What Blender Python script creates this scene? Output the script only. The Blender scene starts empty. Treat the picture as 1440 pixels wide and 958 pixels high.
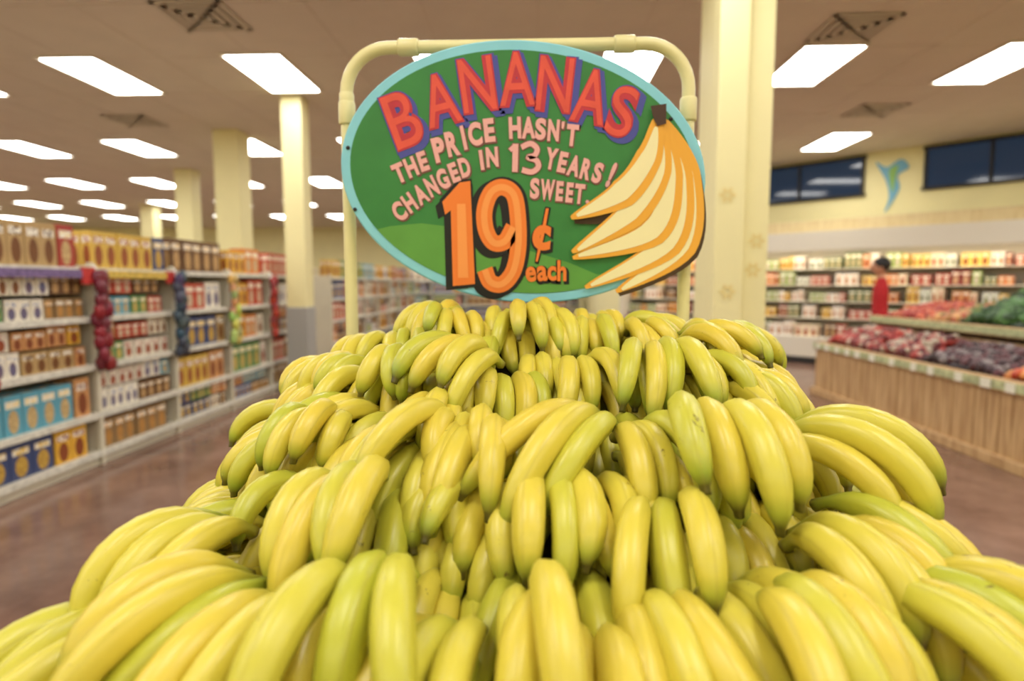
import bpy, math, random, bmesh
import numpy as np
from mathutils import Vector, Matrix
random.seed(7)
RNG = np.random.default_rng(47)
CZ = 1.45
CEIL = 3.85
scene = bpy.context.scene
coll = scene.collection
try:
    scene.view_settings.view_transform = 'Standard'
except Exception:
    pass

# ------------------------------------------------------------ helpers
def srgb(r, g, b):
    f = lambda c: (c/12.92 if c <= 0.04045 else ((c+0.055)/1.055)**2.4)
    return (f(r/255), f(g/255), f(b/255), 1)

def nmat(name):
    m = bpy.data.materials.new(name); m.use_nodes = True
    nt = m.node_tree
    return m, nt, nt.nodes['Principled BSDF']

def mat(name, rgb, rough=0.6, noise=0.0, nscale=20.0, spec=0.4, metal=0.0, emit=None, estr=0.0):
    m, nt, b = nmat(name)
    c = srgb(*rgb)
    b.inputs['Base Color'].default_value = c
    b.inputs['Roughness'].default_value = rough
    b.inputs['Metallic'].default_value = metal
    b.inputs['Specular IOR Level'].default_value = spec
    if noise > 0:
        tc = nt.nodes.new('ShaderNodeTexCoord')
        n = nt.nodes.new('ShaderNodeTexNoise'); n.inputs['Scale'].default_value = nscale
        n.inputs['Detail'].default_value = 4
        nt.links.new(tc.outputs['Object'], n.inputs['Vector'])
        r = nt.nodes.new('ShaderNodeValToRGB')
        k0, k1 = 1-noise, 1+noise*0.5
        r.color_ramp.elements[0].position = 0.3
        r.color_ramp.elements[1].position = 0.7
        r.color_ramp.elements[0].color = (c[0]*k0, c[1]*k0, c[2]*k0, 1)
        r.color_ramp.elements[1].color = (min(1, c[0]*k1), min(1, c[1]*k1), min(1, c[2]*k1), 1)
        nt.links.new(n.outputs['Fac'], r.inputs['Fac'])
        nt.links.new(r.outputs['Color'], b.inputs['Base Color'])
    if emit:
        b.inputs['Emission Color'].default_value = srgb(*emit)
        b.inputs['Emission Strength'].default_value = estr
    return m

def empty(name, loc=(0, 0, 0), rot=(0, 0, 0)):
    o = bpy.data.objects.new(name, None); coll.objects.link(o)
    o.location = loc; o.rotation_euler = rot; o.empty_display_size = 0.1
    return o

def mesh(name, verts, faces, mats, parent=None, smooth=False, midx=None, loc=None, rot=None):
    me = bpy.data.meshes.new(name)
    me.from_pydata([tuple(v) for v in verts], [], [tuple(f) for f in faces])
    if not isinstance(mats, (list, tuple)): mats = [mats]
    for m in mats: me.materials.append(m)
    if midx is not None: me.polygons.foreach_set('material_index', midx)
    if smooth: me.polygons.foreach_set('use_smooth', [True]*len(me.polygons))
    me.update()
    o = bpy.data.objects.new(name, me); coll.objects.link(o)
    if parent: o.parent = parent
    if loc: o.location = loc
    if rot: o.rotation_euler = rot
    return o

def bevel(o, w=0.005, seg=2):
    md = o.modifiers.new('bevel', 'BEVEL'); md.width = w; md.segments = seg; md.limit_method = 'ANGLE'
    return o

class MB:
    def __init__(s):
        s.v = []; s.f = []; s.mi = []; s.c1 = []; s.c2 = []; s.uv = []
    def quad(s, pts, mi=0, c1=(1, 1, 1, 1), c2=(1, 1, 1, 1), uv=((0, 0), (1, 0), (1, 1), (0, 1))):
        b = len(s.v); s.v += [tuple(p) for p in pts]; s.f.append(tuple(range(b, b+len(pts))))
        s.mi.append(mi); s.c1.append(c1); s.c2.append(c2); s.uv.append(uv)
    def box(s, x0, x1, y0, y1, z0, z1, mi=0, c1=(1, 1, 1, 1), c2=(1, 1, 1, 1)):
        b = len(s.v)
        s.v += [(x0, y0, z0), (x1, y0, z0), (x1, y1, z0), (x0, y1, z0), (x0, y0, z1), (x1, y0, z1), (x1, y1, z1), (x0, y1, z1)]
        for f in ((0, 1, 5, 4), (1, 2, 6, 5), (2, 3, 7, 6), (3, 0, 4, 7), (4, 5, 6, 7), (3, 2, 1, 0)):
            s.f.append(tuple(b+i for i in f)); s.mi.append(mi); s.c1.append(c1); s.c2.append(c2)
            s.uv.append(((0, 0), (1, 0), (1, 1), (0, 1)))
    def blob(s, c, r, mi=0, c1=(1, 1, 1, 1), nu=8, nv=5, jit=0.0, sq=(1, 1, 1)):
        b = len(s.v); cx, cy, cz = c
        s.v.append((cx, cy, cz+r*sq[2]))
        for i in range(1, nv):
            th = math.pi*i/nv
            for j in range(nu):
                ph = 2*math.pi*j/nu
                q = r*(1+random.uniform(-jit, jit))
                s.v.append((cx+q*sq[0]*math.sin(th)*math.cos(ph), cy+q*sq[1]*math.sin(th)*math.sin(ph), cz+q*sq[2]*math.cos(th)))
        s.v.append((cx, cy, cz-r*sq[2])); last = len(s.v)-1
        def add(f):
            s.f.append(f); s.mi.append(mi); s.c1.append(c1); s.c2.append(c1); s.uv.append(tuple((0, 0) for _ in f))
        for j in range(nu):
            k = (j+1) % nu
            add((b, b+1+j, b+1+k))
            for i in range(nv-2):
                a = b+1+i*nu
                add((a+j, a+nu+j, a+nu+k, a+k))
            a = b+1+(nv-2)*nu
            add((a+j, last, a+k))
    def build(s, name, mats, parent=None, smooth=False, attrs=False, loc=None, rot=None):
        o = mesh(name, s.v, s.f, mats, parent, smooth, s.mi, loc, rot)
        if attrs:
            me = o.data
            a = me.color_attributes.new('Col', 'FLOAT_COLOR', 'CORNER')
            a2 = me.color_attributes.new('Col2', 'FLOAT_COLOR', 'CORNER')
            u = me.uv_layers.new(name='UVMap')
            d1 = []; d2 = []; du = []
            for i, f in enumerate(s.f):
                n = len(f)
                d1 += list(s.c1[i])*n; d2 += list(s.c2[i])*n
                for q in s.uv[i]: du += [q[0], q[1]]
            a.data.foreach_set('color', d1); a2.data.foreach_set('color', d2); u.data.foreach_set('uv', du)
        return o

def tube(pts, r, n=12):
    P = [Vector(p) for p in pts]; V = []; F = []
    up = None
    for i, p in enumerate(P):
        t = (P[min(i+1, len(P)-1)]-P[max(i-1, 0)]).normalized()
        if up is None:
            up = t.orthogonal().normalized()
        up = (up - t*up.dot(t)).normalized(); s = t.cross(up)
        rr = r[i] if isinstance(r, (list, tuple)) else r
        for j in range(n):
            a = 2*math.pi*j/n
            V.append(p+up*math.cos(a)*rr+s*math.sin(a)*rr)
    for i in range(len(P)-1):
        for j in range(n):
            k = (j+1) % n
            F.append((i*n+j, i*n+k, (i+1)*n+k, (i+1)*n+j))
    F.append(tuple(range(n))[::-1]); F.append(tuple((len(P)-1)*n+j for j in range(n)))
    return V, F

# ------------------------------------------------------------ materials
M_ceil = mat('ceiling_tile', (220, 211, 196), 0.9, 0.04, 3)
M_wall = mat('wall_cream_paint', (236, 228, 176), 0.8, 0.04, 2)
M_col = mat('column_cream_paint', (236, 228, 174), 0.6, 0.03, 3)
M_colb = mat('column_base_gray', (165, 165, 162), 0.5)
M_pvc = mat('pvc_cream', (228, 220, 162), 0.35, 0.04, 6)
M_shelf = mat('shelf_cream_metal', (214, 208, 188), 0.45, 0.04, 5)
M_strip = mat('price_strip', (224, 222, 210), 0.5, 0.25, 25)
M_dark = mat('dark_metal', (40, 38, 36), 0.6)
M_lamp, nt, b = nmat('light_diffuser')
b.inputs['Base Color'].default_value = (0.9, 0.9, 0.9, 1)
b.inputs['Emission Color'].default_value = (1, 0.98, 0.935, 1)
b.inputs['Emission Strength'].default_value = 13.2

M_floor, nt, b = nmat('stained_concrete')
tc = nt.nodes.new('ShaderNodeTexCoord')
n1 = nt.nodes.new('ShaderNodeTexNoise'); n1.inputs['Scale'].default_value = 1.6; n1.inputs['Detail'].default_value = 9; n1.inputs['Roughness'].default_value = 0.65
nt.links.new(tc.outputs['Object'], n1.inputs['Vector'])
r = nt.nodes.new('ShaderNodeValToRGB')
r.color_ramp.elements[0].position = 0.3; r.color_ramp.elements[0].color = srgb(100, 72, 60)
r.color_ramp.elements[1].position = 0.7; r.color_ramp.elements[1].color = srgb(152, 120, 104)
nt.links.new(n1.outputs['Fac'], r.inputs['Fac']); nt.links.new(r.outputs['Color'], b.inputs['Base Color'])
b.inputs['Roughness'].default_value = 0.16

M_prod, nt, b = nmat('printed_carton')
L = nt.links
def N(t, **k):
    n = nt.nodes.new(t)
    for a, v in k.items(): setattr(n, a, v)
    return n
def math_(op, a, b_=None, c=None):
    n = N('ShaderNodeMath', operation=op)
    for i, v in enumerate((a, b_, c)):
        if v is None: continue
        if isinstance(v, (int, float)): n.inputs[i].default_value = v
        else: L.new(v, n.inputs[i])
    return n.outputs[0]
def mix_(f, a, b_):
    n = N('ShaderNodeMix', data_type='RGBA')
    if isinstance(f, (int, float)): n.inputs[0].default_value = f
    else: L.new(f, n.inputs[0])
    for i, v in ((6, a), (7, b_)):
        if isinstance(v, tuple): n.inputs[i].default_value = v
        else: L.new(v, n.inputs[i])
    return n.outputs[2]
uvn = N('ShaderNodeUVMap'); sep = N('ShaderNodeSeparateXYZ'); L.new(uvn.outputs[0], sep.inputs[0])
c1 = N('ShaderNodeVertexColor', layer_name='Col'); c2 = N('ShaderNodeVertexColor', layer_name='Col2')
u, v = sep.outputs[0], sep.outputs[1]
du = math_('SUBTRACT', u, 0.5); dv = math_('SUBTRACT', v, 0.34)
d2 = math_('ADD', math_('MULTIPLY', du, du), math_('MULTIPLY', dv, dv))
circ = math_('LESS_THAN', d2, 0.085)
band = math_('MULTIPLY', math_('GREATER_THAN', v, 0.68), math_('LESS_THAN', v, 0.86))
inner = math_('LESS_THAN', math_('ABSOLUTE', du), 0.38)
band = math_('MULTIPLY', band, inner)
tc = N('ShaderNodeTexCoord'); no = N('ShaderNodeTexNoise'); no.inputs['Scale'].default_value = 40
L.new(tc.outputs['Object'], no.inputs['Vector'])
pic = mix_(no.outputs['Fac'], c2.outputs['Color'], srgb(130, 80, 35))
x = mix_(circ, c1.outputs['Color'], pic)
x = mix_(band, x, mix_(math_('GREATER_THAN', no.outputs['Fac'], 0.52), srgb(245, 240, 225), c2.outputs['Color']))
L.new(x, b.inputs['Base Color']); b.inputs['Roughness'].default_value = 0.45

M_fruit, nt, b = nmat('produce_skin'); L = nt.links
c1 = N('ShaderNodeVertexColor', layer_name='Col'); L.new(c1.outputs['Color'], b.inputs['Base Color'])
b.inputs['Roughness'].default_value = 0.35

def wood(name, ca, cb, scale=(6, 6, 0.6)):
    global L, nt
    m, nt, b = nmat(name); L = nt.links
    tc = N('ShaderNodeTexCoord'); mp = N('ShaderNodeMapping'); mp.inputs['Scale'].default_value = scale
    L.new(tc.outputs['Object'], mp.inputs['Vector'])
    n = N('ShaderNodeTexNoise'); n.inputs['Scale'].default_value = 4; n.inputs['Detail'].default_value = 6
    L.new(mp.outputs[0], n.inputs['Vector'])
    r = N('ShaderNodeValToRGB'); r.color_ramp.elements[0].position = 0.3; r.color_ramp.elements[1].position = 0.7
    r.color_ramp.elements[0].color = srgb(*ca); r.color_ramp.elements[1].color = srgb(*cb)
    L.new(n.outputs['Fac'], r.inputs['Fac']); L.new(r.outputs['Color'], b.inputs['Base Color'])
    b.inputs['Roughness'].default_value = 0.55
    return m
M_wood = wood('pine_planks', (166, 128, 84), (212, 178, 130))
M_wood2 = wood('stand_planks', (120, 84, 50), (160, 118, 76))

# ------------------------------------------------------------ room shell
X0, X1, Y0, Y1 = -20.0, 11.0, -5.0, 26.0
WS = 17.8
poly = [(X0, Y0), (X1, Y0), (X1, WS-X1), (1.6, WS-1.6), (1.6, Y1), (X0, Y1)]
mesh('floor', [(p[0], p[1], 0) for p in poly], [tuple(range(6))], M_floor)
mesh('ceiling', [(p[0], p[1], CEIL) for p in poly], [tuple(range(6))[::-1]], M_ceil)
def wall(name, a, b_):
    return mesh(name, [(a[0], a[1], 0), (b_[0], b_[1], 0), (b_[0], b_[1], CEIL), (a[0], a[1], CEIL)], [(0, 1, 2, 3)], M_wall)
for nm, i in (('wall_front', 0), ('wall_right', 1), ('wall_diagonal', 2), ('wall_inner', 3), ('wall_back', 4), ('wall_left', 5)):
    wall(nm, poly[i], poly[(i+1) % 6])

mb = MB()
yy = Y0+0.6
while yy < Y1:
    xr = min(X1, WS-yy) if yy < WS-1.6 else 1.6
    mb.box(X0, xr, yy-0.01, yy+0.01, CEIL-0.004, CEIL+0.01); yy += 1.22
xx = X0
while xx < X1:
    yt = Y1 if xx < 1.6 else WS-xx
    mb.box(xx-0.01, xx+0.01, Y0, yt, CEIL-0.004, CEIL+0.01); xx += 1.0
mb.build('trim_ceiling_grid', mat('tbar', (214, 204, 188), 0.7))

mb = MB()
for k in range(-3, 6):
    for i in range(-10, 6):
        cx = -1.0+2*i+2; cy = 7.13+3.66*k
        if cy < Y0+1 or cy > Y1-1 or cx < X0+1 or cx > X1-1: continue
        if (cx > 0.8 and cx+cy > WS-1.4): continue
        w, l = 0.3, 0.61; z = CEIL-0.012
        mb.quad([(cx-w, cy+l, z), (cx+w, cy+l, z), (cx+w, cy-l, z), (cx-w, cy-l, z)], 0)
        t = 0.03
        for (a0, a1, b0, b1) in ((cx-w-t, cx-w, cy-l-t, cy+l+t), (cx+w, cx+w+t, cy-l-t, cy+l+t), (cx-w, cx+w, cy-l-t, cy-l), (cx-w, cx+w, cy+l, cy+l+t)):
            mb.box(a0, a1, b0, b1, CEIL-0.02, CEIL+0.005, 1)
mb.build('ceiling_lights', [M_lamp, mat('troffer_frame', (225, 218, 200), 0.4)])

M_vent = mat('vent_frame', (205, 196, 178), 0.6); M_vin = mat('vent_dark', (160, 148, 130), 0.8)
def vent(x, y):
    mb = MB(); s = 0.31
    for i in range(4):
        q = s-i*0.075
        z = CEIL-0.01-i*0.004
        t = 0.045
        mb.box(x-q, x+q, y-q, y-q+t, z-0.01, z); mb.box(x-q, x+q, y+q-t, y+q, z-0.01, z)
        mb.box(x-q, x-q+t, y-q, y+q, z-0.01, z); mb.box(x+q-t, x+q, y-q, y+q, z-0.01, z)
    mb.box(x-s+0.03, x+s-0.03, y-s+0.03, y+s-0.03, CEIL-0.006, CEIL-0.002, 1)
    mb.build('air_vent', [M_vent, M_vin])
vent(-3.0, 5.6); vent(2.95, 6.1); vent(4.65, 8.9); vent(-5.9, 9.0)

# ------------------------------------------------------------ columns
def column(cx, cy, w, gray=True, strip=False):
    e = empty('support_column', (cx, cy, 0))
    h = w/2
    mb = MB(); mb.box(-h, h, -h, h, 0, CEIL)
    bevel(mb.build('shaft', M_col, e), 0.012)
    mb = MB(); mb.box(-h-0.012, h+0.012, -h-0.012, h+0.012, 0, 1.15 if gray else 0.15)
    bevel(mb.build('base_guard', M_colb, e), 0.01)
    if strip:
        mb = MB(); mb.box(-h-0.0, -h+0.2, -h-0.1, -h+0.0, 0, CEIL)
        bevel(mb.build('conduit_chase', M_col, e), 0.01)
        mb = MB()
        for fz, fx in ((1.55, 0.1), (1.75, 0.12), (2.05, -0.12), (1.4, -0.1)):
            yb = -h-0.003 if fx > 0 else -h-0.104
            for p in range(6):
                a = p*math.pi/3
                pts = []
                for q in range(8):
                    b_ = q*math.pi/4
                    lx = 0.035+0.022*math.cos(b_); ly = 0.014*math.sin(b_)
                    pts.append((fx+lx*math.cos(a)-ly*math.sin(a), yb, fz+lx*math.sin(a)+ly*math.cos(a)))
                mb.quad(pts, 0, uv=tuple((0, 0) for _ in pts))
        mb.build('flower_stencil', mat('stencil_ochre', (230, 212, 145), 0.7), e)
    return e
column(1.40, 4.55, 0.40, gray=False, strip=True)
column(-3.15, 8.05, 0.27)
column(-4.85, 9.75, 0.40)
column(-7.4, 12.9, 0.36)
column(-11.8, 18.5, 0.4)

# ------------------------------------------------------------ windows on diagonal wall
win_m, nt, b = nmat('dusk_window_glass')
b.inputs['Base Color'].default_value = srgb(20, 32, 48)
b.inputs['Roughness'].default_value = 0.06
b.inputs['Emission Color'].default_value = srgb(46, 74, 104); b.inputs['Emission Strength'].default_value = 0.3
def diag_empty(name, x):
    return empty(name, (x, WS-x, 0), (0, 0, -math.pi/4))
def window(name, xa, xb, nm):
    e = diag_empty(name, xa); Lw = (xb-xa)*math.sqrt(2)
    mb = MB(); mb.box(0, Lw, -0.03, -0.01, 3.12, 3.76); mb.build('pane', win_m, e)
    mb = MB(); t = 0.05
    mb.box(-t, Lw+t, -0.07, 0, 3.76, 3.76+t); mb.box(-t, Lw+t, -0.07, 0, 3.12-t, 3.12)
    for i in range(nm+1):
        x = Lw*i/nm; mb.box(x-t/2, x+t/2, -0.07, -0.0, 3.12, 3.76)
    bevel(mb.build('frame', M_dark, e), 0.006)
window('window_1', 3.6, 6.02, 3)
window('window_2', 6.72, 9.3, 4)
e = diag_empty('wall_mural', 6.36)
def blobshape(pts, y, n=6):
    out = []
    m = len(pts)
    for i in range(m):
        p0, p1, p2, p3 = [Vector(pts[(i+k-1) % m]) for k in range(4)]
        for q in range(n):
            t = q/n
            p = 0.5*((2*p1)+(-p0+p2)*t+(2*p0-5*p1+4*p2-p3)*t*t+(-p0+3*p1-3*p2+p3)*t**3)
            out.append((p.x, y, p.y))
    return out
mb = MB()
pts = blobshape([(-0.28, 3.66), (-0.1, 3.55), (0.12, 3.66), (0.25, 3.5), (0.08, 3.38), (0.12, 3.15), (-0.02, 2.85), (-0.1, 2.75), (-0.04, 3.0), (-0.1, 3.3)], -0.02)
mb.quad(pts, 0, uv=tuple((0, 0) for _ in pts)); 
pts = blobshape([(-0.05, 3.5), (0.08, 3.55), (0.05, 3.35), (0.02, 3.1), (-0.04, 3.3)], -0.03)
mb.quad(pts, 1, uv=tuple((0, 0) for _ in pts))
mb.build('painted_figure', [mat('mural_blue', (120, 178, 205), 0.7), mat('mural_green', (140, 185, 105), 0.7)], e)

# ------------------------------------------------------------ palettes & shelf filling
PAL = [((50, 95, 160), (230, 190, 80)), ((215, 180, 80), (170, 80, 45)), ((232, 224, 200), (130, 80, 50)), ((165, 60, 48), (235, 210, 150)),
       ((105, 72, 45), (225, 190, 130)), ((215, 130, 60), (245, 230, 190)), ((95, 140, 85), (240, 220, 120)), ((236, 230, 214), (70, 110, 170)),
       ((95, 165, 188), (240, 220, 160)), ((225, 175, 60), (150, 60, 40)), ((180, 150, 100), (95, 60, 35)), ((190, 70, 50), (250, 230, 200)),
       ((60, 75, 120), (235, 200, 90)), ((150, 120, 80), (225, 170, 90)), ((205, 150, 95), (130, 50, 35)), ((222, 214, 196), (170, 60, 45))]
def fill(mb, x0, x1, y, z, hmax, pal=PAL, wr=(0.13, 0.19), dep=0.09, rows=2, run=(2, 5), top_free=0.03):
    x = x0+0.02
    while x < x1-0.1:
        c = random.choice(pal); w = random.uniform(*wr); h = (hmax-top_free)*random.uniform(0.78, 1.0)
        a, b_ = srgb(*c[0]), srgb(*c[1])
        for _ in range(random.randint(*run)):
            if x+w > x1-0.01: break
            for q in range(rows):
                j = random.uniform(0, 0.012)
                mb.box(x, x+w-0.006, y+j+q*(dep+0.01), y+j+q*(dep+0.01)+dep, z, z+h, 0, a, b_)
            x += w
        x += 0.01

LV = [0.12, 0.43, 0.82, 1.2, 1.58]
def gondola(loc, rot, length, sec=1.07, both=False, strips=True):
    e = empty('grocery_shelf', loc, rot)
    D = 0.45
    fr = MB()
    fr.box(0, length, D-0.02, D+0.02, 0, 1.75)
    fr.box(0, length, 0.02, D, 0.0, 0.1)
    n = int(round(length/sec))
    posts = [length*i/n for i in range(n+1)]
    for p in posts:
        fr.box(p-0.02, p+0.02, -0.012, 0.03, 0, 1.62)
        fr.box(p-0.008, p+0.008, 0.0, D, 0.0, 1.6)
    for z in LV:
        fr.box(0, length, 0, D, z-0.03, z)
    bevel(fr.build('frame', M_shelf, e), 0.003, 1)
    st = MB()
    for z in LV:
        st.box(0, length, -0.02, -0.001, z-0.045, z+0.0)
    st.build('price_strips', M_strip, e)
    pb = MB()
    for i in range(n):
        a, b_ = posts[i]+0.03, posts[i+1]-0.03
        for li, z in enumerate(LV):
            hm = (LV[li+1]-z-0.03) if li < 4 else 0.36
            if li == 4: fill(pb, a, b_, 0.02, z, hm)
            else:
                k = random.random()
                if k < 0.3:
                    fill(pb, a, b_, 0.02, z, hm*0.5, top_free=0.0, wr=(0.09, 0.13)); fill(pb, a, b_, 0.03, z+hm*0.5, hm*0.48, top_free=0.01, wr=(0.09, 0.13))
                else: fill(pb, a, b_, 0.02, z, hm)
    pb.build('cartons', M_prod, e, attrs=True)
    if strips:
        cols = [(120, 30, 45), (60, 70, 90), (190, 190, 110), (160, 60, 50)]
        for i, p in enumerate(posts[1:-1]):
            c = cols[(i+1) % 4]; cb = MB()
            for k in range(9):
                z = 1.5-k*0.085
                for s in (-1, 1):
                    cb.blob((p+s*0.03+random.uniform(-.02, .02), -0.07+random.uniform(-.02, .02), z+random.uniform(-.02, .02)), 0.058, 0,
                            tuple(q*random.uniform(0.6, 1.4) for q in srgb(*c)[:3])+(1,), 10, 6, 0.2, (0.9, 0.6, 1.1))
            cb.box(p-0.012, p+0.012, -0.03, -0.02, 0.75, 1.6, 0, srgb(230, 230, 225))
            cb.build('clip_strip_bags', M_fruit, e, smooth=True, attrs=True)
    return e
G1 = gondola((-3.5, 0.45, 0), (0, 0, math.pi/2), 8.5, 1.0625)
gondola((-3.6, 10.6, 0), (0, 0, math.pi/2), 7.5, 1.07, strips=False)
gondola((-4.45, 9.0, 0), (0, 0, -math.pi/2), 8.5, 1.0625, strips=False)
gondola((-7.6, 2.0, 0), (0, 0, math.pi/2), 9.6, 1.07, strips=False)
gondola((-6.5, 19.0, 0), (0, 0, 0), 7.5, 1.07, strips=False)
gondola((-1.8, 20.5, 0), (0, 0, 0), 3.2, 1.07, strips=False)
mb = MB()
mb.box(2.55, 4.1, -0.04, -0.022, 1.5, 1.56, 0); mb.box(4.1, 4.23, -0.045, -0.022, 1.45, 1.58, 1)
mb.box(4.37, 5.17, -0.04, -0.022, 1.5, 1.56, 2); mb.box(5.17, 5.29, -0.045, -0.022, 1.46, 1.57, 1)
mb.build('header_signs', [mat('header_purple', (125, 105, 150), 0.6, 0.4, 30), mat('header_red', (200, 60, 55), 0.6, 0.3, 40), mat('header_yellow', (220, 190, 90), 0.6, 0.4, 30)], G1)

# ------------------------------------------------------------ refrigerated wall case (diagonal)
e = empty('refrigerated_case', (1.9, WS-1.9-1.5, 0), (0, 0, -math.pi/4))
Lc = 11.0
M_case = mat('case_white', (220, 214, 198), 0.4)
mb = MB()
mb.box(0, Lc, 0.0, 1.0, 0.0, 0.12, 1)
mb.box(0, Lc, 0.0, 0.95, 0.12, 0.5)
mb.box(0, Lc, 0.85, 0.95, 0.5, 2.4)
mb.box(0, Lc, 0.1, 0.95, 2.12, 2.4)
mb.box(0, 0.06, 0.05, 0.95, 0.12, 2.4); mb.box(Lc-0.06, Lc, 0.05, 0.95, 0.12, 2.4)
for z, yf in ((0.84, 0.25), (1.14, 0.30), (1.44, 0.35), (1.74, 0.40)):
    mb.box(0.06, Lc-0.06, yf, 0.85, z-0.02, z)
bevel(mb.build('cabinet', [M_case, M_dark], e), 0.01)
mb = MB()
mb.box(0.1, Lc-0.1, 0.16, 0.26, 2.10, 2.118)
mb.build('lamp_tubes', mat('case_tube', (255, 245, 225), 0.5, emit=(255, 240, 215), estr=14), e)
mb = MB(); mb.box(0, Lc, 0.08, 0.1, 2.06, 2.4); mb.build('canopy_valance', M_case, e)
mb = MB()
mb.box(0, Lc, 0.3, 0.95, 2.4, 2.62)
bevel(mb.build('top_fascia', wood('case_fascia_wood', (205, 182, 130), (226, 208, 160)), e), 0.01)
FP = [((240, 225, 190), (200, 80, 50)), ((225, 130, 65), (250, 230, 190)), ((240, 205, 100), (160, 70, 40)), ((235, 235, 225), (90, 140, 70)),
      ((180, 65, 48), (250, 240, 220)), ((150, 170, 90), (240, 240, 220)), ((245, 240, 230), (220, 150, 80)), ((215, 150, 95), (160, 60, 50)),
      ((95, 65, 48), (230, 190, 130)), ((90, 110, 70), (240, 230, 180)), ((130, 45, 40), (240, 200, 160)), ((235, 165, 60), (120, 60, 40))]
pb = MB()
for z, yf, hm in ((0.5, 0.06, 0.30), (0.84, 0.26, 0.27), (1.14, 0.31, 0.27), (1.44, 0.36, 0.27), (1.74, 0.41, 0.32)):
    x = 0.1
    while x < Lc-0.3:
        x2 = min(Lc-0.1, x+random.uniform(0.3, 0.7))
        fill(pb, x, x2, yf+random.uniform(0, 0.05), z, hm*random.uniform(0.6, 1.0), FP, (0.07, 0.14), 0.1, 2, (1, 3), 0.0)
        x = x2
pb.build('packaged_food', M_prod, e, attrs=True)

# ------------------------------------------------------------ produce island on the right
e = empty('produce_island', (3.7, 8.2, 0), (0, 0, -math.pi/2))
Li = 5.6
mb = MB()
x = 0
while x < Li-0.01:
    w = 0.14; mb.box(x+0.004, min(x+w, Li)-0.004, random.uniform(0, 0.008), 0.03, 0.08, 0.62); x += w
y = 0
while y < 1.7:
    mb.box(-0.03, 0, y+0.004, min(y+0.14, 1.7)-0.004, 0.08, 0.62); y += 0.14
mb.box(-0.03, Li, -0.03, 0.06, 0.60, 0.70); mb.box(-0.05, Li, -0.05, 0.04, 0.0, 0.09)
mb.box(-0.03, 0.05, -0.03, 1.7, 0.60, 0.70)
mb.box(0, Li, 0.03, 1.7, 0.02, 0.6)
mb.box(0, Li, 0.72, 0.78, 0.6, 1.0); mb.box(0, Li, 0.72, 1.7, 0.9, 0.98)
mb.box(-0.02, Li, 0.68, 0.74, 0.95, 1.05)
bevel(mb.build('wood_cabinet', M_wood, e), 0.006, 1)
mb = MB(); x = 0.1
while x < Li-0.2:
    mb.box(x, x+random.uniform(0.07, 0.12), -0.05, -0.046, 0.615, 0.69); x += random.uniform(0.2, 0.4)
mb.build('price_tags', mat('tag_white', (240, 238, 220), 0.5, 0.3, 60), e)
mb = MB()
mb.box(0, Li, -0.045, -0.031, 0.62, 0.69); mb.box(0, Li, 0.665, 0.68, 0.97, 1.04)
mb.build('price_rail', mat('rail_green_white', (190, 196, 150), 0.5, 0.4, 18), e)
def heap(name, x0, x1, y0, y1, zb, h, cols, r, n, jit=0.03, sq=(1, 1, 1), nu=8, nv=6):
    mb = MB()
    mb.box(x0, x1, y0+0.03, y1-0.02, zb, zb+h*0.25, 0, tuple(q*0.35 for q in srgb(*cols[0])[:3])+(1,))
    for i in range(n):
        fx, fy = random.random(), random.random()
        px = x0+r+(x1-x0-2*r)*fx; py = y0+r+(y1-y0-2*r)*fy
        dome = (0.35+0.65*min(1, fy*1.6))*min(1, 6*fx+0.3, 6*(1-fx)+0.3)
        c = random.choice(cols); k = random.uniform(0.75, 1.2)
        mb.blob((px, py, zb+h*dome*random.uniform(0.75, 1.0)), r*random.uniform(0.85, 1.15), 0,
                tuple(min(1, q*k) for q in srgb(*c)[:3])+(1,), nu, nv, jit, sq)
    return mb.build(name, M_fruit, e, smooth=True, attrs=True)
heap('red_apple_bags', 0.08, 1.2, 0.06, 0.66, 0.68, 0.22, [(150, 45, 42), (180, 70, 58), (110, 36, 36), (190, 170, 150)], 0.045, 330)
heap('cherry_bags', 1.2, 2.0, 0.06, 0.66, 0.68, 0.22, [(160, 55, 48), (180, 165, 145), (95, 32, 35)], 0.045, 260)
heap('dark_grape_bags', 2.0, 3.1, 0.06, 0.66, 0.68, 0.2, [(64, 42, 50), (100, 66, 72), (140, 130, 130), (50, 30, 36), (84, 36, 44)], 0.04, 420)
heap('orange_tomatoes', 3.1, 4.2, 0.06, 0.66, 0.68, 0.2, [(205, 90, 50), (190, 65, 42), (225, 150, 85)], 0.045, 330)
heap('nectarine_heap', 4.2, 5.5, 0.06, 0.66, 0.68, 0.2, [(220, 120, 60), (200, 80, 50)], 0.045, 380)
heap('red_pepper_heap', 0.1, 0.9, 0.78, 1.65, 1.0, 0.2, [(160, 50, 42), (195, 100, 70)], 0.05, 320)
heap('potato_heap', 0.9, 1.5, 0.78, 1.65, 1.0, 0.2, [(185, 90, 60), (200, 150, 95), (90, 110, 50)], 0.05, 260)
heap('leafy_greens', 1.5, 2.75, 0.78, 1.65, 1.0, 0.36, [(54, 92, 46), (74, 118, 56), (42, 74, 38)], 0.07, 380, 0.35, (1.2, 1.2, 0.8))
heap('lettuce_bags', 2.75, 3.7, 0.78, 1.65, 1.0, 0.28, [(180, 190, 80), (205, 195, 100), (140, 160, 70), (225, 205, 70)], 0.06, 300, 0.25)
heap('lemon_bags', 3.7, 5.5, 0.78, 1.65, 1.0, 0.24, [(220, 190, 60), (230, 150, 50)], 0.05, 400)

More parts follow.
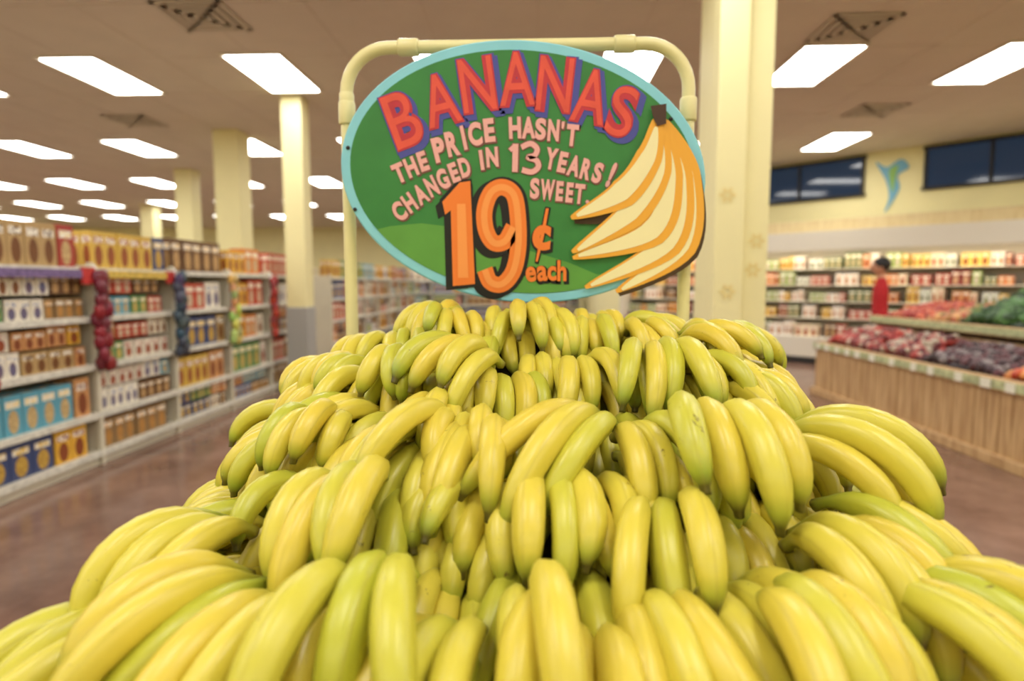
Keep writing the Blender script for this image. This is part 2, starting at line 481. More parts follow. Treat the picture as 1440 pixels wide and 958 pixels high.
# ------------------------------------------------------------ store employee in red shirt
def person(loc, rz, H=1.82):
    e = empty('store_employee', loc, (0, 0, rz))
    J = {}; pts = []; rad = []; edges = []
    def add(n, p, r, par=None):
        J[n] = len(pts); pts.append(tuple(q*H for q in p)); rad.append((r[0]*H, r[1]*H) if isinstance(r, tuple) else (r*H, r*H))
        if par: edges.append((J[par], J[n]))
    add('pelvis', (0, 0, 0.53), (0.085, 0.062)); add('waist', (0, 0, 0.61), (0.072, 0.055), 'pelvis')
    add('chest', (0, 0.0, 0.72), (0.088, 0.064), 'waist'); add('shl', (0, 0.005, 0.80), (0.06, 0.05), 'chest')
    add('neck', (0, 0.0, 0.85), 0.032, 'shl'); add('headb', (0, -0.008, 0.885), 0.034, 'neck')
    for s, n in ((-1, 'l'), (1, 'r')):
        add('sh'+n, (s*0.105, 0, 0.805), 0.037, 'shl'); add('el'+n, (s*0.135, -0.01, 0.63), 0.026, 'sh'+n)
        add('wr'+n, (s*0.125, -0.10, 0.54), 0.017, 'el'+n); add('pa'+n, (s*0.12, -0.14, 0.525), (0.022, 0.012), 'wr'+n)
        add('hi'+n, (s*0.05, 0, 0.49), 0.055, 'pelvis'); add('kn'+n, (s*0.055, -0.01, 0.28), 0.035, 'hi'+n)
        add('an'+n, (s*0.058, 0.01, 0.045), 0.022, 'kn'+n); add('to'+n, (s*0.065, -0.09, 0.018), 0.02, 'an'+n)
        for f in range(4):
            fx = s*(0.12+(f-1.5)*0.0095); ln = (0.038, 0.044, 0.04, 0.032)[f]
            add('fa%d'%f+n, (fx, -0.155, 0.522), 0.0055, 'pa'+n)
            add('fb%d'%f+n, (fx, -0.155-ln*0.6, 0.512), 0.005, 'fa%d'%f+n); add('fc%d'%f+n, (fx, -0.155-ln*0.8, 0.498), 0.0042, 'fb%d'%f+n)
        add('th'+n, (s*0.098, -0.135, 0.525), 0.006, 'pa'+n); add('tt'+n, (s*0.09, -0.16, 0.515), 0.005, 'th'+n)
    me = bpy.data.meshes.new('body'); me.from_pydata(pts, edges, [])
    o = bpy.data.objects.new('body_tmp', me); coll.objects.link(o)
    sk = o.modifiers.new('skin', 'SKIN'); sk.use_smooth_shade = True
    for i, q in enumerate(me.skin_vertices[0].data):
        q.radius = rad[i]; q.use_root = (i == 0)
    ss = o.modifiers.new('sub', 'SUBSURF'); ss.levels = 2; ss.render_levels = 2
    dg = bpy.context.evaluated_depsgraph_get(); dg.update()
    m2 = bpy.data.meshes.new_from_object(o.evaluated_get(dg)); bpy.data.objects.remove(o)
    skin = mat('skin', (190, 135, 105), 0.5); shirt = mat('red_shirt', (180, 35, 40), 0.8, 0.1, 8)
    pant = mat('dark_trousers', (40, 42, 55), 0.8); shoe = mat('shoes', (30, 28, 28), 0.5); hair = mat('black_hair', (22, 18, 18), 0.5)
    m2.materials.clear()
    for m in (skin, shirt, pant, shoe): m2.materials.append(m)
    for p in m2.polygons:
        c = p.center/H; p.use_smooth = True
        if c.z > 0.845: k = 0
        elif c.z < 0.055: k = 3
        elif abs(c.x) > 0.085 and c.y < -0.03 and c.z < 0.64 and c.z > 0.45: k = 0
        elif c.z > 0.52: k = 1
        else: k = 2
        p.material_index = k
    b_ = bpy.data.objects.new('body', m2); coll.objects.link(b_); b_.parent = e
    hc = (0, -0.015*H, 0.935*H)
    mb = MB(); mb.blob(hc, 0.066*H, 0, nu=20, nv=14, sq=(0.72, 0.88, 1.0))
    mb.blob((0, hc[1]-0.058*H, 0.925*H), 0.011*H, 0, nu=8, nv=6, sq=(0.7, 1, 1.3))
    for s in (-1, 1):
        mb.blob((s*0.049*H, hc[1]+0.002, 0.93*H), 0.013*H, 0, nu=8, nv=6, sq=(0.4, 0.8, 1.2))
        mb.blob((s*0.02*H, hc[1]-0.052*H, 0.94*H), 0.007*H, 1, nu=8, nv=6, sq=(1, 0.6, 0.7))
    mb.blob((0, hc[1]-0.053*H, 0.902*H), 0.011*H, 2, nu=8, nv=6, sq=(1.3, 0.5, 0.4))
    mb.blob((0, hc[1]+0.016*H, 0.955*H), 0.072*H, 1, nu=18, nv=12, jit=0.02, sq=(0.82, 0.92, 0.85))
    mb.build('head', [skin, hair, mat('lips', (160, 80, 75), 0.5)], e, smooth=True)
person((5.0, 9.15, 0), math.radians(-100))

# ------------------------------------------------------------ sign
S = empty('banana_price_sign', (-0.031, 1.2, CZ+0.212), (math.pi/2, 0, 0))
A, B = 0.352, 0.247; TI = math.radians(-6)
def ell(k, n=96, da=0.0):
    out = []
    for i in range(n):
        t = 2*math.pi*i/n
        x, y = (A-da)*k*math.cos(t), (B-da)*k*math.sin(t)
        out.append((x*math.cos(TI)-y*math.sin(TI), x*math.sin(TI)+y*math.cos(TI)))
    return out
def solid(name, pts, w0, w1, m):
    n = len(pts)
    V = [(p[0], p[1], w0) for p in pts]+[(p[0], p[1], w1) for p in pts]
    F = [tuple(range(n))[::-1], tuple(range(n, 2*n))]+[(i, (i+1) % n, n+(i+1) % n, n+i) for i in range(n)]
    return mesh(name, V, F, m, S)
M_cy = mat('sign_cyan_paint', (136, 206, 220), 0.45, 0.06, 12)
M_gr = mat('sign_green_paint', (54, 128, 60), 0.45, 0.12, 10)
M_gr2 = mat('sign_light_green_paint', (94, 156, 66), 0.45, 0.10, 10)
bevel(solid('plate', ell(1.0), -0.014, 0.0, M_cy), 0.003)
solid('green_field', ell(1.0, da=0.019), -0.002, 0.0008, M_gr)
def inell(p, da=0.0192):
    x = p[0]*math.cos(TI)+p[1]*math.sin(TI); y = -p[0]*math.sin(TI)+p[1]*math.cos(TI)
    return (x/(A-da))**2+(y/(B-da))**2
U = lambda px, py: ((px-733)/733.0, (243-py)/738.0)
low = [p for p in ell(1.0, 360, 0.0194) if p[1] < U(0, 318)[1] and p[0] < 0.2]
low.sort(key=lambda p: math.atan2(p[1], p[0]) % (2*math.pi))
hill_top = [U(840, 385), U(800, 368), U(740, 350), U(690, 332), U(640, 318), U(590, 312), U(545, 316)]
hill_top = [p for p in hill_top if inell(p) < 0.995]
solid('hill', low+hill_top, 0.0006, 0.0012, M_gr2)

_gc = {}
def glyph(ch, off=0.02):
    if (ch, off) in _gc: return _gc[(ch, off)]
    cu = bpy.data.curves.new('g', 'FONT'); cu.body = ch; cu.size = 1; cu.offset = off; cu.resolution_u = 6
    o = bpy.data.objects.new('g', cu); coll.objects.link(o)
    dg = bpy.context.evaluated_depsgraph_get(); dg.update()
    me = bpy.data.meshes.new_from_object(o.evaluated_get(dg))
    v = np.array([(q.co.x, q.co.y) for q in me.vertices]); f = [tuple(p.vertices) for p in me.polygons]
    bpy.data.objects.remove(o); bpy.data.curves.remove(cu); bpy.data.meshes.remove(me)
    lo, hi = v.min(0), v.max(0); v = (v-(lo+hi)/2)/(hi-lo)
    _gc[(ch, off)] = (v, f); return v, f
class Paint:
    def __init__(s): s.v = []; s.f = []
    def glyph(s, ch, px, py, w, h, rot, layer, off=0.02):
        v, f = glyph(ch, off); b = len(s.v); cu, cv = U(px, py); a = math.radians(rot)
        for x, y in v:
            x = x*w/733; y = y*h/738
            s.v.append((cu+x*math.cos(a)-y*math.sin(a), cv+x*math.sin(a)+y*math.cos(a), layer))
        s.f += [tuple(b+i for i in q) for q in f]
    def poly(s, pts, layer, dx=0, dy=0):
        b = len(s.v)
        for p in pts:
            q = U(p[0]+dx, p[1]+dy); s.v.append((q[0], q[1], layer))
        s.f.append(tuple(range(b, b+len(pts))))
    def ribbon(s, pts, widths, layer, n=10):
        P = [Vector(U(*p)) for p in pts]; C = []; W = []
        m = len(P)
        if isinstance(widths, (int, float)): widths = [widths]*m
        for i in range(m-1):
            p0, p1, p2, p3 = P[max(i-1, 0)], P[i], P[i+1], P[min(i+2, m-1)]
            for q in range(n + (1 if i == m-2 else 0)):
                t = q/n
                C.append(0.5*((2*p1)+(-p0+p2)*t+(2*p0-5*p1+4*p2-p3)*t*t+(-p0+3*p1-3*p2+p3)*t**3))
                W.append((widths[i]*(1-t)+widths[i+1]*t)/733)
        b = len(s.v)
        for i, c in enumerate(C):
            t = (C[min(i+1, len(C)-1)]-C[max(i-1, 0)]).normalized(); nrm = Vector((-t.y, t.x))
            s.v.append((c.x+nrm.x*W[i]/2, c.y+nrm.y*W[i]/2, layer)); s.v.append((c.x-nrm.x*W[i]/2, c.y-nrm.y*W[i]/2, layer))
        for i in range(len(C)-1):
            s.f.append((b+2*i, b+2*i+1, b+2*i+3, b+2*i+2))
    def build(s, name, m): return mesh(name, s.v, s.f, m, S)
P_red = Paint(); P_pur = Paint(); P_pink = Paint(); P_pinks = Paint(); P_or = Paint(); P_bk = Paint(); P_hi = Paint(); P_lr = Paint()
for ch, px, py, w, h, rot in (('B', 567, 167, 46, 80, 20), ('A', 620, 141, 52, 74, 14), ('N', 672, 121, 50, 77, 8), ('A', 727, 114, 52, 76, 2),
                              ('N', 780, 122, 50, 77, -6), ('A', 830, 139, 50, 76, -11), ('S', 873, 160, 38, 72, -16)):
    P_pur.glyph(ch, px+5, py+5, w+7, h+6, rot, 0.0020, 0.07)
    P_pur.glyph(ch, px+1, py+1, w+5, h+5, rot, 0.0021, 0.07)
    P_red.glyph(ch, px, py, w, h, rot, 0.0028, 0.06)
    P_lr.glyph(ch, px-0.5, py-0.5, w*0.93, h*0.95, rot, 0.0032, 0.0)
pk = [('T', 560, 241, 17, 28, 22), ('H', 577, 233, 16, 28, 22), ('E', 594, 225, 13, 28, 18),
      ('P', 617, 209, 17, 35, 14), ('R', 636, 201, 18, 35, 12), ('I', 652, 193, 5, 34, 12), ('C', 668, 188, 19, 33, 8), ('E', 688, 183, 15, 33, 6),
      ('H', 724, 180, 17, 30, 2), ('A', 743, 180, 19, 30, 0), ('S', 760, 182, 15, 30, -3), ('N', 778, 184, 16, 30, -4), ("'", 791, 177, 4, 10, -5), ('T', 804, 191, 17, 30, -6),
      ('C', 559, 295, 17, 28, 32), ('H', 574, 283, 15, 28, 34), ('A', 590, 271, 17, 29, 30), ('N', 606, 260, 15, 29, 26), ('G', 622, 250, 16, 29, 22), ('E', 638, 241, 12, 28, 20), ('D', 653, 234, 15, 28, 16),
      ('I', 677, 224, 5, 28, 8), ('N', 692, 220, 17, 28, 4),
      ('Y', 775, 223, 17, 30, -10), ('E', 791, 228, 12, 29, -12), ('A', 807, 233, 17, 29, -13), ('R', 824, 238, 14, 29, -14), ('S', 840, 243, 13, 29, -16), ('!', 859, 246, 6, 36, -22),
      ('S', 752, 264, 13, 29, -2), ('W', 770, 266, 20, 29, -4), ('E', 787, 268, 10, 28, -4), ('E', 801, 270, 10, 28, -5), ('T', 815, 272, 14, 28, -6), ('.', 826, 283, 5, 5, 0)]
for ch, px, py, w, h, rot in pk:
    P_pinks.glyph(ch, px+1.0, py+1.2, w+2.5, h+2.5, rot, 0.0020, 0.06)
    P_pink.glyph(ch, px, py, w, h, rot, 0.0026, 0.05)
three = [(733, 207), (746, 202), (755, 209), (752, 218), (743, 221), (754, 225), (757, 234), (748, 241), (734, 238)]
P_pinks.ribbon([(717, 212), (725, 203)], 9, 0.0020); P_pinks.ribbon([(726, 201), (725, 242)], 10, 0.0021); P_pinks.ribbon(three, 10, 0.0020)
P_pink.ribbon([(717, 211), (725, 204)], 6, 0.0026); P_pink.ribbon([(725, 202), (724, 241)], 8, 0.00265); P_pink.ribbon(three, 7.5, 0.0026)
one = [(621, 282), (646, 255), (661, 253), (667, 399), (635, 402), (633, 294), (625, 300)]
nine = [(722, 318), (710, 338), (694, 340), (683, 322), (681, 295), (690, 270), (706, 262), (722, 272), (728, 300), (729, 345), (722, 380), (706, 399), (689, 396), (681, 378)]
for i, (dx, dy) in enumerate(((-10, 6), (-6, 4), (-3, 3), (3, 4), (2, -3), (-4, -3))):
    P_bk.poly(one, 0.0018+i*0.0001, dx, dy)
P_bk.ribbon([(a-7, b_+5) for a, b_ in nine], 31, 0.0020); P_bk.ribbon([(a+1, b_+1) for a, b_ in nine], 31, 0.0022)
P_or.poly(one, 0.0028); P_or.ribbon(nine, 23, 0.0028)
P_hi.ribbon([(648, 285), (650, 390)], [12, 15], 0.0032); P_hi.ribbon(nine, 9, 0.0032)
for ch, px, py, w, h, rot, o2 in (('c', 762, 333, 26, 36, -4, 0.03), ('e', 747, 385, 15, 22, 4, 0.02), ('a', 763, 384, 15, 22, 4, 0.02), ('c', 777, 384, 13, 21, 2, 0.02), ('h', 791, 380, 13, 30, 0, 0.02)):
    P_bk.glyph(ch, px+1, py+2, w+6, h+5, rot, 0.0020, o2+0.03)
    P_or.glyph(ch, px, py, w, h, rot, 0.0028, o2+0.015)
P_bk.ribbon([(771, 290), (763, 330), (755, 370)], [8, 9, 6], 0.0021); P_or.ribbon([(770, 292), (763, 330), (755, 367)], [4, 5, 3], 0.0030)
P_stem = Paint(); P_bo = Paint(); P_bc = Paint(); P_bs = Paint()
bun = [[(920, 172), (910, 222), (875, 272), (803, 306)], [(923, 172), (923, 240), (887, 300), (805, 354)],
       [(927, 172), (939, 248), (918, 325), (806, 362)], [(930, 174), (953, 250), (939, 342), (824, 404)], [(932, 176), (963, 245), (959, 345), (868, 410)]]
P_bs.ribbon([(918, 180), (899, 250), (879, 292), (808, 311)], [10, 34, 36, 5], 0.0040)
P_bs.ribbon([(935, 180), (967, 250), (963, 350), (872, 414)], [10, 32, 42, 6], 0.0040)
for i, p in enumerate(reversed(bun)):
    z = 0.0050+0.0013*i
    P_bo.ribbon(p, [12, 37, 42, 5], z)
    P_bc.ribbon([(p[0][0]-1, p[0][1]+10), (p[1][0]-2, p[1][1]+2), (p[2][0]-3, p[2][1]-2), (p[3][0]+8, p[3][1]-3)], [4, 21, 27, 4], z+0.0006)
P_stem.ribbon([(921, 153), (923, 168), (926, 180)], [22, 18, 12], 0.0125)
P_red.build('lettering_bananas', mat('paint_red', (190, 50, 62), 0.45, 0.1, 30)); P_pur.build('lettering_outline', mat('paint_blue_violet', (74, 78, 154), 0.5))
P_lr.build('lettering_bananas_highlight', mat('paint_light_red', (222, 84, 64), 0.45, 0.1, 30))
P_pink.build('lettering_slogan', mat('paint_pink', (232, 172, 166), 0.5, 0.06, 30)); P_pinks.build('slogan_shadow', mat('paint_maroon', (120, 74, 66), 0.5))
P_or.build('price_numerals', mat('paint_orange', (236, 126, 48), 0.45)); P_bk.build('price_shadow', mat('paint_black', (22, 22, 20), 0.5))
P_hi.build('price_highlight', mat('paint_light_orange', (244, 154, 78), 0.45))
P_bo.build('painted_bananas', mat('paint_yellow_orange', (234, 170, 58), 0.45)); P_bc.build('painted_banana_highlights', mat('paint_cream', (240, 230, 178), 0.45))
P_bs.build('painted_banana_outline', mat('paint_shadow_brown', (70, 50, 24), 0.5)); P_stem.build('painted_stem', mat('paint_dark_brown', (70, 46, 32), 0.5))
mb = MB()
for px, py in ((487, 205), (495, 292), (940, 170), (983, 262)):
    uu = U(px, py); mb.blob((uu[0], uu[1], 0.001), 0.004, nu=10, nv=6, sq=(1, 1, 0.6))
mb.build('bolts', M_dark, S, smooth=True)

# PVC frame holding the sign
F_ = empty('pvc_sign_frame', (0, 1.236, 0))
xl, xr, zt, zb, rc = -0.378, 0.292, CZ+0.462, CZ-0.6, 0.085
pts = [(xl, 0, zb), (xl, 0, CZ-0.3), (xl, 0, CZ+0.2), (xl, 0, zt-rc)]
for i in range(1, 9):
    a = math.pi-math.pi/2*i/8; pts.append((xl+rc+rc*math.cos(a), 0, zt-rc+rc*math.sin(a)))
for i in range(0, 9):
    a = math.pi/2-math.pi/2*i/8; pts.append((xr-rc+rc*math.cos(a), 0, zt-rc+rc*math.sin(a)))
pts += [(xr, 0, CZ+0.2), (xr, 0, CZ-0.3), (xr, 0, zb)]
V, Fc = tube(pts, 0.0125, 16); mesh('pipe', V, Fc, M_pvc, F_, True)
def sleeve(a, b_, nm='coupling', r=0.0165):
    V, Fc = tube([a, Vector(a).lerp(Vector(b_), 0.08), Vector(a).lerp(Vector(b_), 0.92), b_], [r*0.9, r, r, r*0.9], 16)
    mesh(nm, V, Fc, M_pvc, F_, True)
sleeve((xl, 0, CZ+0.315), (xl, 0, CZ+0.36)); sleeve((xr, 0, CZ+0.315), (xr, 0, CZ+0.36))
sleeve((xl+rc+0.02, 0, zt), (xl+rc+0.06, 0, zt)); sleeve((xr-rc-0.06, 0, zt), (xr-rc-0.02, 0, zt))
sleeve((xl, 0, CZ+0.345), (xl, 0, zt-rc+0.0), 'elbow_collar', 0.0145)
for x in (-0.09, 0.0):
    mb = MB(); mb.box(x-0.01, x+0.01, -0.02, 0.0, zt-0.05, zt-0.01); mb.build('bracket', M_dark, F_)

# ------------------------------------------------------------ bananas
KT = [0, .05, .11, .17, .24, .34, .48, .65, .78, .87, .93, .955, .965, .985, 1.0]
KR = [.0085, .0065, .0072, .0100, .0140, .0170, .0182, .0181, .0166, .0134, .0090, .0062, .0054, .0052, .0050]
TS = np.array([0, .03, .07, .11, .15, .2, .25, .31, .38, .46, .54, .62, .70, .77, .83, .88, .92, .95, .965, .985, 1.0])
RS = np.interp(TS, KT, KR)
NR = 15
ANG = np.linspace(0, 2*np.pi, NR, endpoint=False)
BV = []; BF = []; BC = []; bcount = 0
def add_banana(M, Lb, Rk, e0, e1, side=0.0):
    global bcount
    ts = TS; f = ts**RNG.uniform(0.85, 1.15)
    e = np.radians(e0+(e1-e0)*f)
    dt = np.diff(ts); em = (e[1:]+e[:-1])/2
    y = np.concatenate([[0], np.cumsum(np.cos(em)*dt)])*Lb; z = np.concatenate([[0], np.cumsum(np.sin(em)*dt)])*Lb
    xs = side*(ts-0.3)**2*Lb
    ph = RNG.uniform(0, 6.28); rnd = RNG.random(); rnd2 = RNG.random()
    r = RS*Rk
    mod = 1+0.06*np.cos(5*ANG+ph)
    bx = xs[:, None]+(r[:, None]*mod[None])*np.cos(ANG)[None]*0.95
    nn = (r[:, None]*mod[None])*np.sin(ANG)[None]
    by = y[:, None]-np.sin(e)[:, None]*nn; bz = z[:, None]+np.cos(e)[:, None]*nn
    P = np.stack([bx.ravel(), by.ravel(), bz.ravel(), np.ones(bx.size)], 1)
    W = (P@np.array(M).T)[:, :3]
    b = bcount; ns = len(ts)
    BV.append(W)
    i = np.arange(ns-1)[:, None]; j = np.arange(NR)[None]; k = (j+1) % NR
    q = np.stack([(i*NR+j), (i*NR+k), ((i+1)*NR+k), ((i+1)*NR+j)], -1).reshape(-1, 4)+b
    BF.extend(map(tuple, q.tolist()))
    BF.append(tuple(range(b+NR-1, b-1, -1))); BF.append(tuple((b+(ns-1)*NR+np.arange(NR)).tolist()))
    ridge = np.tile(0.5+0.5*np.cos(5*ANG+ph), ns)
    c = np.stack([np.repeat(ts, NR), np.full(bx.size, rnd), np.full(bx.size, rnd2), ridge], 1)
    BC.append(c); bcount += len(W)

def add_hand(p, az, n=5, pitch=0, roll=0, yaw=0, Lb=0.2, e0=35, e1=-85, k=1.0, inner=True, messy=1.0, fan=7.0, back=0.055):
    """p = crest point; az = outward azimuth (0 -> +x)"""
    o = Vector((math.cos(az), math.sin(az), 0))
    rz = az-math.pi/2
    org = Vector(p)-o*back*k-Vector((0, 0, 0.036*k))
    base = Matrix.Translation(org)@Matrix.Rotation(rz+math.radians(yaw), 4, 'Z')@Matrix.Rotation(math.radians(pitch), 4, 'X')@Matrix.Rotation(math.radians(roll), 4, 'Y')
    for i in range(n):
        t = i-(n-1)/2
        M = base@Matrix.Translation((t*0.0185*k, RNG.uniform(-.010, .010)*messy, RNG.uniform(-.006, .006)*messy-abs(t)*0.003))@Matrix.Rotation(math.radians(-t*fan+RNG.uniform(-3, 3)*messy), 4, 'Z')@Matrix.Rotation(math.radians(t*3+RNG.uniform(-8, 8)*messy), 4, 'Y')
        add_banana(M, Lb*RNG.uniform(0.88, 1.10)*k, k*RNG.uniform(0.90, 1.06), e0+RNG.uniform(-8, 8)*messy, e1+RNG.uniform(-12, 12)*messy, RNG.uniform(-.2, .2))
    if inner:
        for i in range(n-1):
            t = i-(n-2)/2
            M = base@Matrix.Translation((t*0.021*k, -0.002, -0.028*k))@Matrix.Rotation(math.radians(-t*fan+RNG.uniform(-5, 5)), 4, 'Z')@Matrix.Rotation(math.radians(RNG.uniform(-8, 8)), 4, 'Y')
            add_banana(M, Lb*RNG.uniform(0.90, 1.04)*k, k*0.97, e0-14+RNG.uniform(-6, 6), e1-5+RNG.uniform(-10, 8), RNG.uniform(-.15, .15))

YC = 1.16
#  yfront, halfwidth, dz centre, dz end, n, scale, fill?
ROWS = [(1.115, 0.23, -0.022, -0.045, 4, 0.80, 0),
        (1.045, 0.335, -0.050, -0.085, 4, 0.80, 0),
        (0.965, 0.37, -0.098, -0.135, 4, 0.82, 1),
        (0.880, 0.41, -0.100, -0.160, 4, 0.85, 0),
        (0.80, 0.44, -0.160, -0.230, 4, 0.87, 1),
        (0.715, 0.47, -0.165, -0.262, 4, 0.92, 0),
        (0.64, 0.50, -0.232, -0.325, 4, 0.94, 1),
        (0.575, 0.52, -0.285, -0.370, 4, 0.96, 1),
        (0.490, 0.545, -0.275, -0.405, 4, 1.0, 0),
        (0.42, 0.56, -0.37, -0.47, 5, 1.03, 1)]
def rowpt(row, th):
    yf, w, zc, ze = row[:4]
    s, c = math.sin(th), math.cos(th)
    x = w*math.copysign(abs(s)**0.8, s); y = YC-(YC-yf)*abs(c)**0.75
    z = CZ+zc+(ze-zc)*(abs(x)/w)**2.5
    return Vector((x, y, z))
for ri, row in enumerate(ROWS):
    ths = np.linspace(-math.pi/2*0.98, math.pi/2*0.98, 241)
    P = [rowpt(row, t) for t in ths]
    d = [0]
    for a, b_ in zip(P[:-1], P[1:]): d.append(d[-1]+(b_-a).length)
    s = RNG.uniform(-0.02, 0.02)
    while s < d[-1]:
        n = row[4]+int(RNG.integers(-1, 3)) if not row[6] else row[4]
        step = 0.0315*n*row[5]
        sc = s+step/2; s += step
        if sc > d[-1]+0.02: break
        idx = min(range(len(d)), key=lambda q: abs(d[q]-sc)); idx = max(1, min(len(P)-2, idx))
        t = (P[idx+1]-P[idx-1]); t.z = 0; t.normalize(); o = Vector((t.y, -t.x, 0))
        az = math.atan2(o.y, o.x)
        fl = min(1, abs(P[idx].x)/row[1])**2
        jit = 0.016 if row[6] else 0.028
        p = P[idx]+o*RNG.uniform(-jit, jit)+Vector((0, 0, RNG.uniform(-.018, .014)))
        add_hand(p, az, n, RNG.uniform(-8, 12), RNG.uniform(-13, 13), RNG.uniform(-22, 22), 0.205*RNG.uniform(0.84, 1.08), 44+10*fl, -86-14*fl, row[5]*RNG.uniform(0.94, 1.05), True, 1.1, RNG.uniform(5.5, 9))
# loose hands thrown on top of the heap : x, y, dz, azimuth(deg), n, length, scale, e0, e1, roll
for (x, y, dz, az, n, Lb, k, e0, e1, ro) in (
        (0.055, 0.70, -0.130, -122, 3, 0.245, 0.95, 30, -78, -12),
        (0.205, 0.675, -0.126, -88, 4, 0.22, 1.0, 42, -92, 0),
        (0.335, 0.73, -0.160, -45, 4, 0.225, 0.95, 38, -82, 6),
        (0.36, 0.65, -0.215, -52, 3, 0.20, 0.92, 36, -84, 5),
        (-0.09, 0.71, -0.145, -95, 3, 0.145, 0.90, 48, -95, 0),
        (-0.035, 0.72, -0.160, -80, 2, 0.135, 0.88, 45, -90, 0),
        (-0.29, 0.76, -0.150, -100, 4, 0.15, 0.88, 46, -95, -4),
        (-0.20, 0.86, -0.083, -95, 3, 0.15, 0.86, 46, -92, 0),
        (-0.10, 0.86, -0.078, -122, 4, 0.19, 0.86, 36, -76, -8),
        (0.17, 0.87, -0.078, -92, 4, 0.235, 0.88, 40, -82, 0),
        (0.27, 0.98, -0.060, -55, 4, 0.19, 0.80, 38, -76, 0),
        (0.31, 0.89, -0.122, -55, 4, 0.20, 0.86, 38, -82, 0),
        (-0.31, 0.95, -0.10, -125, 4, 0.17, 0.80, 42, -94, 0),
        (-0.20, 0.615, -0.190, -98, 4, 0.215, 0.94, 46, -94, 4),
        (0.02, 0.62, -0.198, -82, 3, 0.205, 0.94, 46, -92, -5),
        (0.13, 0.59, -0.205, -100, 3, 0.21, 0.94, 42, -90, 6),
        (0.30, 0.59, -0.230, -68, 4, 0.21, 0.94, 44, -92, 0),
        (-0.36, 0.61, -0.240, -118, 4, 0.21, 0.94, 44, -94, 0),
        (-0.27, 0.50, -0.252, -112, 5, 0.22, 0.98, 36, -80, -12),
        (-0.40, 0.52, -0.300, -118, 4, 0.22, 0.98, 38, -84, -10),
        (-0.145, 0.49, -0.242, -92, 3, 0.21, 1.05, 50, -94, 0),
        (0.0, 0.49, -0.250, -85, 2, 0.215, 1.05, 48, -92, 6),
        (0.105, 0.50, -0.265, -78, 3, 0.20, 0.98, 46, -92, 0),
        (0.235, 0.49, -0.244, -76, 4, 0.21, 1.0, 46, -92, 0),
        (0.355, 0.53, -0.255, -60, 4, 0.22, 0.98, 42, -88, 6)):
    add_hand((x, y, CZ+dz), math.radians(az), n, 0, ro, 0, Lb, e0, e1, k, False, 0.9, 6.5)
for yy, w, dz in ((1.34, 0.30, -0.10), (1.44, 0.42, -0.20), (1.52, 0.48, -0.32)):
    m = int(2*w/0.17)
    for h in range(m):
        add_hand((-w+2*w*(h+.5)/m, yy, CZ+dz), math.pi/2+RNG.uniform(-.15, .15), 5, 0, 0, 0, 0.195, 38, -82, 0.9, False)

M_ban, nt, b = nmat('banana_peel'); L = nt.links
vc = N('ShaderNodeVertexColor', layer_name='Ban'); sp = N('ShaderNodeSeparateColor'); L.new(vc.outputs['Color'], sp.inputs[0])
t_, r1, r2, rdg = sp.outputs[0], sp.outputs[1], sp.outputs[2], vc.outputs['Alpha']
ramp = N('ShaderNodeValToRGB'); cr = ramp.color_ramp
cr.elements[0].position = 0.0; cr.elements[0].color = srgb(96, 80, 44)
cr.elements[1].position = 1.0; cr.elements[1].color = srgb(34, 27, 16)
for pos, c in ((0.04, (140, 144, 62)), (0.12, (176, 180, 74)), (0.26, (220, 209, 84)), (0.6, (230, 215, 86)), (0.82, (216, 206, 80)), (0.895, (172, 182, 66)), (0.935, (126, 134, 54)), (0.958, (50, 40, 24))):
    el = cr.elements.new(pos); el.color = srgb(*c)
L.new(t_, ramp.inputs[0])
tint = N('ShaderNodeValToRGB'); tint.color_ramp.elements[0].color = srgb(210, 230, 180); tint.color_ramp.elements[1].color = srgb(255, 242, 222)
e3 = tint.color_ramp.elements.new(0.3); e3.color = srgb(248, 250, 232)
L.new(r1, tint.inputs[0])
mul = N('ShaderNodeMix', data_type='RGBA', blend_type='MULTIPLY'); mul.inputs[0].default_value = 1
L.new(ramp.outputs[0], mul.inputs[6]); L.new(tint.outputs[0], mul.inputs[7])
tc = N('ShaderNodeTexCoord')
nz = N('ShaderNodeTexNoise'); nz.inputs['Scale'].default_value = 28; nz.inputs['Detail'].default_value = 4; L.new(tc.outputs['Object'], nz.inputs['Vector'])
var = mix_(math_('MULTIPLY', nz.outputs['Fac'], 0.3), mul.outputs[2], srgb(184, 178, 54))
var = mix_(math_('MULTIPLY', math_('POWER', rdg, 6), 0.35), var, srgb(158, 140, 46))
n2 = N('ShaderNodeTexNoise'); n2.inputs['Scale'].default_value = 46; n2.inputs['Detail'].default_value = 6; n2.inputs['Roughness'].default_value = 0.75
L.new(tc.outputs['Object'], n2.inputs['Vector'])
thr = math_('SUBTRACT', 0.725, math_('MULTIPLY', r2, 0.115))
spot = N('ShaderNodeClamp'); L.new(math_('MULTIPLY', math_('SUBTRACT', n2.outputs['Fac'], thr), 16), spot.inputs[0])
fin = mix_(math_('MULTIPLY', spot.outputs[0], 0.85), var, srgb(92, 66, 32))
L.new(fin, b.inputs['Base Color'])
b.inputs['Roughness'].default_value = 0.36; b.inputs['Specular IOR Level'].default_value = 0.55
bp = N('ShaderNodeBump'); bp.inputs['Strength'].default_value = 0.08; bp.inputs['Distance'].default_value = 0.003
L.new(nz.outputs['Fac'], bp.inputs['Height']); L.new(bp.outputs[0], b.inputs['Normal'])

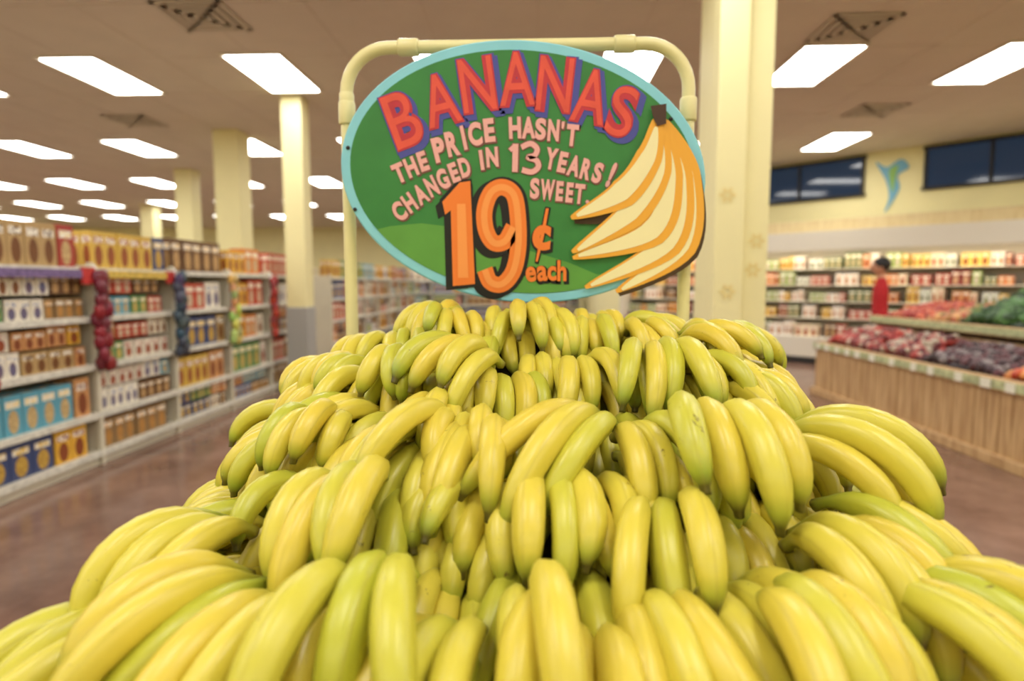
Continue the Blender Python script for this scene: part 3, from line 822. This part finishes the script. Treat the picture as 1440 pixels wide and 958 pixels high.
me = bpy.data.meshes.new('banana_bunches')
VV = np.concatenate(BV)
me.from_pydata(VV.tolist(), [], BF); me.materials.append(M_ban)
me.polygons.foreach_set('use_smooth', [True]*len(me.polygons))
ca = me.color_attributes.new('Ban', 'FLOAT_COLOR', 'POINT'); ca.data.foreach_set('color', np.concatenate(BC).astype(np.float32).ravel())
me.update()
bm = bmesh.new(); bm.from_mesh(me); bmesh.ops.recalc_face_normals(bm, faces=bm.faces); bm.to_mesh(me); bm.free()
BP = empty('banana_pile')
bo = bpy.data.objects.new('bunches', me); coll.objects.link(bo); bo.parent = BP
zmin = float(VV[:, 2].min())

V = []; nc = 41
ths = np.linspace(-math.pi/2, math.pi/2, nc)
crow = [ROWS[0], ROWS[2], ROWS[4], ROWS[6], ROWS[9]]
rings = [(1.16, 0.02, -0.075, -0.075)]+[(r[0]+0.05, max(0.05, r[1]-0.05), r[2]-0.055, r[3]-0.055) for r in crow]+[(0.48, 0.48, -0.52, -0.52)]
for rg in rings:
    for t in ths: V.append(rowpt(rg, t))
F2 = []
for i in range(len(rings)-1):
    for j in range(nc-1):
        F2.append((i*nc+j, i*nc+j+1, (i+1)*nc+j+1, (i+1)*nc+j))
mesh('padded_core', V, F2, mat('core_gap_shade', (70, 64, 26), 0.9, 0.2, 10), BP)  # added filler; its dark olive colour stands in for shade between bananas
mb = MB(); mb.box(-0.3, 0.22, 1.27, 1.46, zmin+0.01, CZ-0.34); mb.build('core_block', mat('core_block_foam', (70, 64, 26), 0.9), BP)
D_ = empty('banana_display_stand', (0, 0, 0))
mb = MB(); zt2 = zmin
mb.box(-0.66, 0.66, 0.30, 1.70, zt2-0.04, zt2)
mb.box(-0.67, 0.67, 0.28, 0.31, zt2-0.12, zt2); mb.box(-0.67, -0.65, 0.28, 1.72, zt2-0.12, zt2); mb.box(0.65, 0.67, 0.28, 1.72, zt2-0.12, zt2); mb.box(-0.67, 0.67, 1.69, 1.72, zt2-0.12, zt2)
x = -0.6
while x < 0.59:
    mb.box(x+.003, x+.117, 0.36, 0.38, 0.05, zt2-0.04); mb.box(x+.003, x+.117, 1.62, 1.64, 0.05, zt2-0.04); x += .12
mb.box(-0.6, -0.58, 0.37, 1.63, 0.05, zt2-0.04); mb.box(0.58, 0.6, 0.37, 1.63, 0.05, zt2-0.04); mb.box(-0.62, 0.62, 0.34, 1.66, 0, 0.08)
bevel(mb.build('wood_table', M_wood2, D_), 0.004, 1)

# ------------------------------------------------------------ world & camera
w = bpy.data.worlds.new('World'); scene.world = w; w.use_nodes = True
w.node_tree.nodes['Background'].inputs[0].default_value = (0.1, 0.14, 0.22, 1); w.node_tree.nodes['Background'].inputs[1].default_value = 0.5
cd = bpy.data.cameras.new('camera'); co = bpy.data.objects.new('camera', cd); coll.objects.link(co)
co.location = (0, 0, CZ); co.rotation_euler = (math.radians(90-5.25), 0, math.radians(2.33))
cd.sensor_width = 36; cd.lens = 21.5; cd.clip_start = 0.02; cd.clip_end = 200
cd.dof.use_dof = True; cd.dof.focus_distance = 0.84; cd.dof.aperture_fstop = 2.6
scene.camera = co
